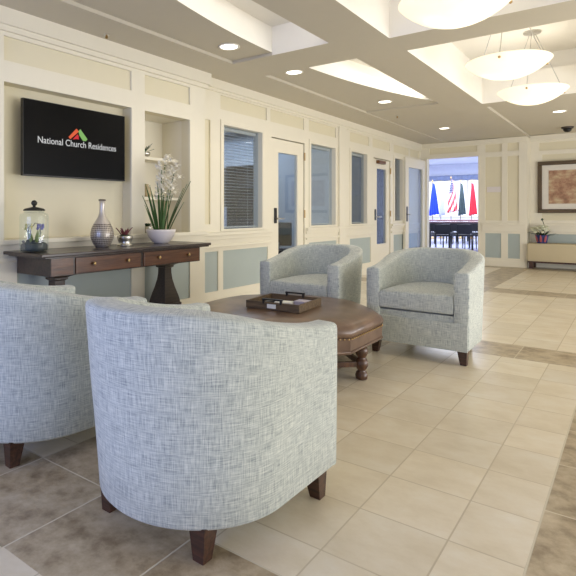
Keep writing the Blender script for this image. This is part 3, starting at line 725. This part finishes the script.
# ------------------------------------------------------------------ blinds and office furniture behind the glass
def blind(y0, y1, z0, z1, x, tilt, label, mat, pitch=0.026):
    t = thing('window_blind', label, 'blind', (x, (y0 + y1) / 2, z0), 0)
    hw = (y1 - y0) / 2; H = z1 - z0
    bm = NB(); box(bm, -0.02, 0.02, -hw, hw, H - 0.035, H); obj('head_rail', bm, M['trim'], t)
    bm = NB(); n = int((H - 0.05) / pitch)
    c, s = math.cos(tilt) * 0.0125, math.sin(tilt) * 0.0125
    for k in range(n):
        z = 0.02 + k * pitch
        rings(bm, [[(-c, y, z - s - .0006), (c, y, z + s - .0006), (c, y, z + s + .0006), (-c, y, z - s + .0006)] for y in (-hw, hw)])
    obj('slats', bm, mat, t)
    bm = NB(); box(bm, -0.014, 0.014, -hw, hw, 0, 0.014); obj('bottom_rail', bm, M['trim'], t)
    bm = NB()
    for y in (-hw * 0.6, hw * 0.6): tube(bm, [(0, y, 0.01), (0, y, H - 0.03)], 0.0012, 5)
    obj('ladder_cord', bm, M['white'], t)
mb = plain('blind_white', (214, 220, 226), 0.5)
blind(4.76, 5.53, 0.90, 2.075, XW - 0.10, 0.05, 'open horizontal blind with see-through slats behind the window nearest the console table', mb, 0.036)
blind(6.82, 7.59, 0.90, 2.075, XW - 0.10, 1.42, 'tightly closed grey-blue blind in the window right of the first glazed door', plain('blind_grey_blue', (196, 200, 198), 0.6), 0.022)
blind(8.20, 8.83, 0.90, 2.085, XW - 0.10, 1.0, 'half-closed dull blind in the narrow window before the second glazed door', plain('blind_dull', (128, 136, 146), 0.6), 0.024)
dk = plain('office_dark', (44, 44, 50), 0.6)
def desk(x, y, label):
    t = thing('office_desk', label, 'desk', (x, y, 0))
    bm = NB(); box(bm, -0.35, 0.35, -0.65, 0.65, 0.70, 0.735, 0, 0.004); obj('desk_top', bm, plain('desk_laminate', (150, 150, 160), 0.4), t)
    for yy in (-0.6, 0.6):
        bm = NB(); box(bm, -0.32, 0.32, yy - 0.02, yy + 0.02, 0, 0.70); obj('side_panel', bm, dk, t)
desk(-5.45, 6.95, 'pale office desk seen through the blinds of the first window')
t = thing('computer_monitor', 'dark computer monitor on the office desk behind the open blind', 'monitor', (-5.55, 7.1, 0.735), math.radians(55))
bm = NB(); box(bm, -0.10, 0.10, -0.12, 0.12, 0, 0.012, 0, 0.003); box(bm, -0.03, 0.0, -0.03, 0.03, 0.012, 0.14); obj('stand', bm, M['black'], t)
bm = NB(); box(bm, -0.02, 0.02, -0.28, 0.28, 0.10, 0.44, 0, 0.006); obj('display', bm, plain('grey_casing', (150, 156, 176), 0.5), t)
def bookcase(x, wd, h, label):
    t = thing('office_bookcase', label, 'bookcase', (x, 7.83, 0), 0, 'dark bookcases inside the office')
    bm = NB(); box(bm, -wd / 2, wd / 2, 0.14, 0.16, 0, h); obj('back_panel', bm, dk, t)
    for xx in (-wd / 2, wd / 2 - 0.02):
        bm = NB(); box(bm, xx, xx + 0.02, -0.16, 0.14, 0, h); obj('side_panel', bm, dk, t)
    for z in (0.05, 0.42, 0.80, 1.16, 1.52, h - 0.02):
        bm = NB(); box(bm, -wd / 2 + 0.02, wd / 2 - 0.02, -0.16, 0.14, z, z + 0.02); obj('shelf', bm, dk, t)
bookcase(-6.30, 0.46, 1.92, 'tall narrow dark bookcase seen at left through the open window blind')
bookcase(-5.55, 0.66, 1.92, 'wider dark bookcase seen at right through the open window blind')
t = thing('office_chair', 'black office chair just inside the first glazed door', 'office chair', (-4.50, 7.15, 0), 0.3)
bm = NB(); box(bm, -0.24, 0.24, -0.24, 0.24, 0.42, 0.50, 0, 0.03); obj('seat', bm, M['black'], t, smooth=True, angle=40)
bm = NB(); box(bm, -0.22, 0.22, 0.20, 0.26, 0.54, 0.92, 0, 0.025); obj('backrest', bm, M['black'], t, smooth=True, angle=40)
bm = NB(); tube(bm, [(0, 0, 0.08), (0, 0, 0.43)], 0.028); box(bm, -0.03, 0.03, 0.15, 0.25, 0.44, 0.6); obj('stem', bm, M['chrome'], t)
bm = NB()
for k in range(5):
    a = 2 * PI * k / 5; tube(bm, [(0, 0, 0.09), (0.27 * math.cos(a), 0.27 * math.sin(a), 0.06)], 0.018); ball(bm, (0.27 * math.cos(a), 0.27 * math.sin(a), 0.03), 0.03, 1)
obj('castor_base', bm, M['black'], t)
t = thing('pane_darkening_cupboard', 'tall dark cupboard added to darken the narrow pane next to the open door leaf', 'cupboard', (-4.22, 11.52, 0))  # added dark block that stands in for the dim interior behind this pane
bm = NB(); box(bm, -0.30, 0.24, -0.24, 0.24, 0, 2.35, 0, 0.006); obj('case', bm, dk, t)
for x0, x1 in ((-0.29, -0.035), (-0.025, 0.23)):
    bm = NB(); box(bm, x0, x1, -0.258, -0.24, 0.05, 2.32, 0, 0.003); d = obj('door', bm, dk, t)
    bm = NB(); xx = -0.05 if x0 < -0.1 else -0.01; box(bm, xx - 0.006, xx + 0.006, -0.275, -0.258, 1.0, 1.15); obj('handle', bm, M['chrome'], d)
t = thing('file_cabinet', 'dark metal file cabinet seen through the second glazed door', 'file cabinet', (-4.95, 11.2, 0))
bm = NB(); box(bm, -0.3, 0.3, -0.4, 0.4, 0, 1.02, 0, 0.005); obj('case', bm, dk, t)
for k in range(3):
    bm = NB(); box(bm, 0.3, 0.31, -0.38, 0.38, 0.03 + 0.33 * k, 0.33 + 0.33 * k, 0, 0.003); d = obj('drawer', bm, dk, t)
    bm = NB(); box(bm, 0.31, 0.325, -0.1, 0.1, 0.2 + 0.33 * k, 0.22 + 0.33 * k); obj('handle', bm, M['chrome'], d)

# ------------------------------------------------------------------ picture, bench, bouquet, wall plate
t = thing('framed_picture', 'large bronze-framed picture of tan and russet botanical swirls on the far wall', 'picture', (-0.83, YP - 0.01, 1.575))
fw2, fh2, fb = 0.69, 0.505, 0.075
mfr = plain('bronze_frame', (92, 76, 52), 0.4, 0.35, var=0.2, scale=20)
bm = NB()
for q in ((-fw2, fw2, fh2 - fb, fh2), (-fw2, fw2, -fh2, -fh2 + fb), (-fw2, -fw2 + fb, -fh2 + fb, fh2 - fb), (fw2 - fb, fw2, -fh2 + fb, fh2 - fb)): box(bm, q[0], q[1], -0.045, 0, q[2], q[3], 0, 0.008)
obj('frame', bm, mfr, t)
bm = NB(); box(bm, -fw2 + fb, fw2 - fb, -0.022, -0.002, -fh2 + fb, fh2 - fb); obj('mat_board', bm, plain('mat_board', (222, 216, 204), 0.6), t)
bm = NB(); box(bm, -fw2 + 0.185, fw2 - 0.185, -0.026, -0.022, -fh2 + 0.18, fh2 - 0.18); obj('print', bm, artwork(), t)
t = thing('bench', 'long low beige upholstered bench on dark legs below the framed picture', 'bench', (-0.80, YP - 0.235, 0))
mb2 = plain('beige_upholstery', (200, 186, 154), 0.8, var=0.04)
bm = NB(); box(bm, -0.84, 0.84, -0.22, 0.22, 0.145, 0.485, 0, 0.015); obj('seat_block', bm, mb2, t, smooth=True, angle=40)
bm = NB(); box(bm, -0.83, 0.83, -0.21, 0.21, 0.115, 0.145); obj('base_rail', bm, M['leg'], t)
for x in (-0.78, 0.78):
    for y in (-0.17, 0.17):
        bm = NB(); box(bm, x - 0.035, x + 0.035, y - 0.035, y + 0.035, 0, 0.115); obj('leg', bm, M['leg'], t)
t = thing('bouquet', 'bouquet of white flowers in a blue and red wrapped pot on the bench', 'bouquet', (-1.42, YP - 0.26, 0.485))
bm = NB(); lathe(bm, [(0.07, 0), (0.085, 0.01), (0.10, 0.10), (0.115, 0.16), (0.10, 0.155)], 20); obj('pot', bm, plain('blue_wrap', (64, 72, 132), 0.4), t, smooth=True)
bm = NB()
for k in range(3): 
    a = -2.2 + 0.6 * k; blade(bm, (0.11 * math.cos(a), 0.11 * math.sin(a), 0.03), (0.3 * math.cos(a), 0.3 * math.sin(a), 1), 0.15, 0.03, 0.1, 4, 0.004)
obj('ribbon', bm, plain('red_ribbon', (176, 92, 96), 0.5), t)
bm = NB()
for k in range(26):
    a = random.uniform(0, 2 * PI); blade(bm, (0.05 * math.cos(a), 0.05 * math.sin(a), 0.14), (math.cos(a), math.sin(a), random.uniform(0.2, 1.2)), random.uniform(0.12, 0.2), 0.025, 0.4, 5)
obj('leaves', bm, M['dgreen'], t)
bm = NB()
for k in range(22):
    a = random.uniform(0, 2 * PI); r = 0.17 * math.sqrt(random.random()); c = Vector((r * math.cos(a), r * math.sin(a), 0.30 - r * 0.4 + random.uniform(-.02, .04)))
    for j in range(6):
        b = 2 * PI * j / 6; blade(bm, c, (math.cos(b), math.sin(b), 0.5), 0.06, 0.026, 0.3, 4, 0.006)
    ball(bm, c, 0.034, 1, (1, 1, 0.7))
obj('blossoms', bm, plain('cream_petal', (226, 226, 200), 0.6), t)
bm = NB(); tube(bm, [(0.02, 0.03, 0.2), (0.03, 0.03, 0.36), (0.0, 0.03, 0.46)], 0.006, 6); ball(bm, (0, 0.03, 0.46), 0.025, 1); obj('bud_stem', bm, M['dgreen'], t)
bm = NB(); box(bm, -0.125, 0.125, -0.012, 0, -0.055, 0.055, 0, 0.003)
o = obj('wall_plaque', bm, plain('pale_plaque', (226, 218, 214), 0.5), loc=(-2.245, YF + 0.02, 1.545)); tag(o, 'small pale blank plaque on the wall panel right of the doorway', 'plaque')

# ------------------------------------------------------------------ ceiling lights
def pendant(x, y, label):
    zc, zr, Rb, H = 3.15, 2.475, 0.36, 0.16
    t = thing('pendant_light', label, 'pendant light', (x, y, zc), 0.5, 'bowl pendants in the ceiling coffers')
    bm = NB(); lathe(bm, [(0.085, -0.022), (0.09, -0.015), (0.09, 0)], 28); obj('canopy', bm, M['chrome'], t, smooth=True, angle=40)
    d = zr - zc; bm = NB(); n = 9; prof = []
    Rs = (Rb * Rb + H * H) / (2 * H); am = math.asin(Rb / Rs)
    out = [(max(0.004, Rs * math.sin(am * k / n)), d - H + Rs * (1 - math.cos(am * k / n))) for k in range(n + 1)]
    inn = [(max(0.004, r - 0.006 * (k > 0)), z + 0.007) for k, (r, z) in enumerate(out)][::-1]
    lathe(bm, out + inn, 48)
    bo = obj('glass_bowl', bm, M['bowl'], t, smooth=True, angle=70)
    for k in range(3):
        a = 2 * PI * k / 3
        bm = NB(); tube(bm, [(0.03 * math.cos(a), 0.03 * math.sin(a), -0.015), ((Rb - 0.03) * math.cos(a), (Rb - 0.03) * math.sin(a), d - 0.012)], 0.004, 6); ro = obj('suspension_rod', bm, M['chrome'], t)
        bm = NB(); ball(bm, ((Rb - 0.025) * math.cos(a), (Rb - 0.025) * math.sin(a), d - 0.03), 0.014, 1); obj('clip', bm, M['brass'], ro)
        b = a + PI / 3; bm = NB(); ball(bm, (0.12 * math.cos(b), 0.12 * math.sin(b), d - 0.085), 0.035, 2); obj('bulb', bm, M['bulb'], t, smooth=True)
    ld = bpy.data.lights.new('pendant_lamp', 'POINT'); ld.energy = 5.0; ld.color = (1.0, 0.95, 0.89); ld.shadow_soft_size = 0.12
    lo = bpy.data.objects.new('pendant_lamp', ld); C.objects.link(lo); lo.parent = t; lo.location = (0, 0, d + 0.24)
    return t
g = G('alabaster_glass'); tr = g.n('ShaderNodeBsdfTranslucent'); tr.inputs[0].default_value = lin((252, 249, 240))
df = g.n('ShaderNodeBsdfDiffuse'); df.inputs[0].default_value = lin((246, 243, 234))
em = g.n('ShaderNodeEmission'); em.inputs[0].default_value = lin((255, 249, 236)); em.inputs[1].default_value = 0.16
m1 = g.n('ShaderNodeMixShader'); m1.inputs[0].default_value = 0.4; g.l(tr.outputs[0], m1.inputs[1]); g.l(df.outputs[0], m1.inputs[2])
ad = g.n('ShaderNodeAddShader'); g.l(m1.outputs[0], ad.inputs[0]); g.l(em.outputs[0], ad.inputs[1]); g.l(ad.outputs[0], g.out.inputs[0])
M['bowl'] = g.m; M['bulb'] = emit('warm_bulb', (255, 249, 236), 8.0)
PX = -0.93
pendant(PX, 3.70, 'glowing glass bowl pendant nearest the camera, cut off by the top edge')
pendant(PX, 5.50, 'glowing glass bowl pendant between the other two, hanging by slanted rods')
pendant(PX, 6.98, 'glowing glass bowl pendant farthest from the camera, its round canopy in view')
def downlight(x, y, z, label, power=6):
    t = thing('recessed_downlight', label, 'downlight', (x, y, z), 0, 'recessed ceiling downlights')
    bm = NB(); lathe(bm, [(0.082, 0), (0.098, 0), (0.100, -0.006), (0.084, -0.008), (0.078, -0.002)], 32, cap=(False, False)); obj('trim_ring', bm, M['coffer'], t, smooth=True)
    bm = NB(); lathe(bm, [(0.080, -0.003), (0.04, -0.004), (0.004, -0.004)], 32); obj('lens', bm, M['lens'], t)
    ld = bpy.data.lights.new('downlight_lamp', 'SPOT'); ld.energy = power; ld.color = (1.0, 0.92, 0.78); ld.spot_size = math.radians(130); ld.spot_blend = 0.8; ld.shadow_soft_size = 0.07
    lo = bpy.data.objects.new('downlight_lamp', ld); C.objects.link(lo); lo.parent = t; lo.location = (0, 0, -0.02)
M['lens'] = emit('downlight_lens', (255, 246, 228), 5.0)
downlight(-2.90, 3.83, CZ + 0.03, 'round downlight above the television wall, largest in view', 14)
downlight(-2.88, 4.96, CZ + 0.03, 'round downlight just past the first cross beam, above the blinded window', 14)
downlight(-2.68, 7.05, CZ + 0.03, 'round downlight beside the far tip of the curved coffer', 14)
downlight(-2.65, 9.8, CZ + 0.01, 'small round downlight in the ceiling before the open doorway', 14)
downlight(-0.90, 9.40, CZ + 0.04, 'small round downlight above the picture wall at right', 14)
t = thing('dome_camera', 'small dark dome camera on the ceiling in front of the picture wall', 'security camera', (-0.95, 11.2, CZ + 0.04))
bm = NB(); lathe(bm, [(0.09, -0.03), (0.095, -0.02), (0.095, 0)], 24); obj('mounting_ring', bm, plain('dark_bronze', (70, 60, 50), 0.5), t, smooth=True, angle=40)
bm = NB(); lathe(bm, [(0.006, -0.095), (0.04, -0.088), (0.06, -0.068), (0.07, -0.03)], 24); obj('dome', bm, M['black'], t, smooth=True)
for x, y, z, lab in ((-3.45, 2.87, CZ, 'tiny dark fire sprinkler in the ceiling above the television'), (-2.88, 8.1, CZ + 0.01, 'tiny pale fire sprinkler in the ceiling near the curved coffer tip')):
    t = thing('fire_sprinkler', lab, 'sprinkler', (x, y, z), 0, 'ceiling fire sprinklers')
    bm = NB(); lathe(bm, [(0.026, -0.006), (0.03, 0)], 16); obj('escutcheon', bm, M['chrome'], t)
    bm = NB(); lathe(bm, [(0.006, -0.035), (0.012, -0.03), (0.008, -0.006)], 12); obj('head', bm, M['brass'], t)

# ------------------------------------------------------------------ dining room furniture and flags
def along(px, depth):
    u = (px - CX) / F_PX; fw_ = (-math.sin(YAW), math.cos(YAW)); rt_ = (math.cos(YAW), math.sin(YAW))
    return fw_[0] * depth + rt_[0] * u * depth, fw_[1] * depth + rt_[1] * u * depth
def dining_chair(label, loc, rz):
    t = thing('dining_chair', label, 'chair', loc, rz, 'dark chairs around the dining-room tables')
    bm = NB(); box(bm, -0.21, 0.21, -0.21, 0.21, 0.43, 0.48, 0, 0.012); obj('seat', bm, dk, t)
    bm = NB(); box(bm, -0.20, 0.20, -0.22, -0.19, 0.52, 0.76, 0, 0.012); obj('backrest', bm, dk, t)
    for sx in (-1, 1):
        bm = NB(); tube(bm, [(sx * 0.19, 0.19, 0), (sx * 0.19, 0.18, 0.44)], 0.014, 8); obj('leg', bm, M['black'], t)
        bm = NB(); tube(bm, [(sx * 0.19, -0.22, 0), (sx * 0.19, -0.20, 0.44), (sx * 0.19, -0.205, 0.745)], 0.014, 8); obj('leg', bm, M['black'], t)
    return t
mt = plain('table_maroon', (132, 96, 104), 0.25)
rows_y = [(450, 15.2, 'dining table nearest the doorway, dark red top'), (452, 19.0, 'dining table farther in, before the flags, dark red top')]
first = None; cnt = 0
for px, dp, lab in rows_y:
    x, y = along(px, dp); r = YAW
    t = thing('dining_table', lab, 'table', (x, y, 0), r, 'long dining-room tables')
    bm = NB(); box(bm, -1.5, 1.5, -0.45, 0.45, 0.78, 0.82, 0, 0.008); obj('table_top', bm, mt, t)
    for sx in (-1.4, 1.4):
        for sy in (-0.33, 0.33):
            bm = NB(); tube(bm, [(sx, sy, 0), (sx, sy, 0.78)], 0.022, 8); obj('leg', bm, M['black'], t)
    for k in range(5):
        for s in (-1, 1):
            lx_, ly_ = -1.2 + 0.6 * k, s * 0.70
            wx = x + lx_ * math.cos(r) - ly_ * math.sin(r); wy = y + lx_ * math.sin(r) + ly_ * math.cos(r)
            side_w = 'near' if s < 0 else 'far'; ordw = ('leftmost', 'second from left', 'middle', 'second from right', 'rightmost')[k]
            lab2 = 'dark dining chair, %s along the %s side of the %s table' % (ordw, side_w, 'nearer' if dp < 17 else 'farther')
            rz = r if s < 0 else r + PI
            if first is None: first = dining_chair(lab2, (wx, wy, 0), rz)
            else: dup(first, (wx, wy, 0), rz, lab2)
def cloth_mat(kind):
    g = G('flag_' + kind); uv = g.coord('UV'); sp = g.n('ShaderNodeSeparateXYZ'); g.l(uv, sp.inputs[0])
    if kind == 'stripes':
        st = g.math('GREATER_THAN', g.math('FRACT', g.math('MULTIPLY', sp.outputs[0], 6.5)), 0.54)
        col = g.mix(st, lin((198, 44, 62)), lin((240, 238, 242)))
        can = g.math('MULTIPLY', g.math('GREATER_THAN', sp.outputs[1], 0.60), g.math('LESS_THAN', sp.outputs[0], 0.75))
        vo2 = g.n('ShaderNodeTexVoronoi'); g.l(g.mapping(uv, (9, 14, 1)), vo2.inputs['Vector']); vo2.inputs['Scale'].default_value = 1; vo2.inputs['Randomness'].default_value = 0
        stars = g.mix(g.math('LESS_THAN', vo2.outputs[0], 0.25), lin((52, 58, 110)), lin((225, 228, 240)))
        col = g.mix(can, col, stars)
        return g.bsdf(col, 0.8)
    cols = {'blue': ((34, 66, 205), (40, 76, 220)), 'pale': ((196, 206, 238), (226, 230, 246)), 'dark': ((38, 52, 66), (92, 112, 118)), 'red': ((206, 36, 62), (228, 64, 84))}[kind]
    f = g.noise(g.mapping(uv, (4, 5, 1)), 1.5, 3)
    return g.bsdf(g.mix(f, lin(cols[0]), lin(cols[1])), 0.8)
def flag(px, depth, top, wid, kind, label):
    x, y = along(px, depth)
    t = thing('flag_on_pole', label, 'flag', (x, y, 0), YAW, 'flags on poles in the dining room')
    bm = NB(); lathe(bm, [(0.16, 0), (0.16, 0.02), (0.05, 0.045), (0.03, 0.09)], 20); obj('base', bm, M['brass'], t)
    bm = NB(); tube(bm, [(0, 0, 0.05), (0, 0, top + 0.05)], 0.013, 8); obj('pole', bm, M['turned'], t)
    bm = NB(); lathe(bm, [(0.012, top + 0.05), (0.024, top + 0.08), (0.003, top + 0.16)], 10); obj('finial', bm, M['brass'], t)
    bm = NB(); nu, nv = 30, 14; L_ = 1.30; grid = []
    for j in range(nv + 1):
        v = j / nv; ww = 0.06 + wid * v ** 0.8; z = top - L_ * v; r = []
        for i in range(nu + 1):
            u = i / nu; xx = (u - 0.45) * ww + 0.02; yy = -0.03 - 0.05 * v * math.sin(u * 4.5 * 2 * PI + v * 1.2) - 0.02
            r.append(bm.verts.new((xx, yy, z + 0.10 * v * (u - 0.5) + 0.015 * math.sin(u * 20))))
        grid.append(r)
    uvl = bm.loops.layers.uv.verify()
    for j in range(nv):
        for i in range(nu):
            f = bm.faces.new((grid[j][i], grid[j][i + 1], grid[j + 1][i + 1], grid[j + 1][i]))
            for lp, (a, b) in zip(f.loops, ((i, j), (i + 1, j), (i + 1, j + 1), (i, j + 1))): 
                lp[uvl].uv = (a / nu + 0.5 * b / nv if kind == 'stripes' else a / nu, 1 - b / nv)
    o = obj('flag_cloth', bm, cloth_mat(kind), t, smooth=True); s = o.modifiers.new('Solidify', 'SOLIDIFY'); s.thickness = 0.004
flag(432.5, 21.8, 2.28, 0.40, 'blue', 'plain bright blue flag draped on a pole, leftmost in the doorway')
flag(440.8, 22.2, 2.25, 0.22, 'pale', 'pale whitish flag draped on a pole beside the bright blue one')
flag(451.0, 21.5, 2.40, 0.46, 'stripes', 'star-spangled flag with red and white stripes draped on its pole')
flag(460.5, 22.0, 2.28, 0.30, 'dark', 'dark grey-green flag draped on a pole between striped and red flags')
flag(471.5, 21.8, 2.28, 0.32, 'red', 'plain red flag draped on a pole, rightmost in the doorway')
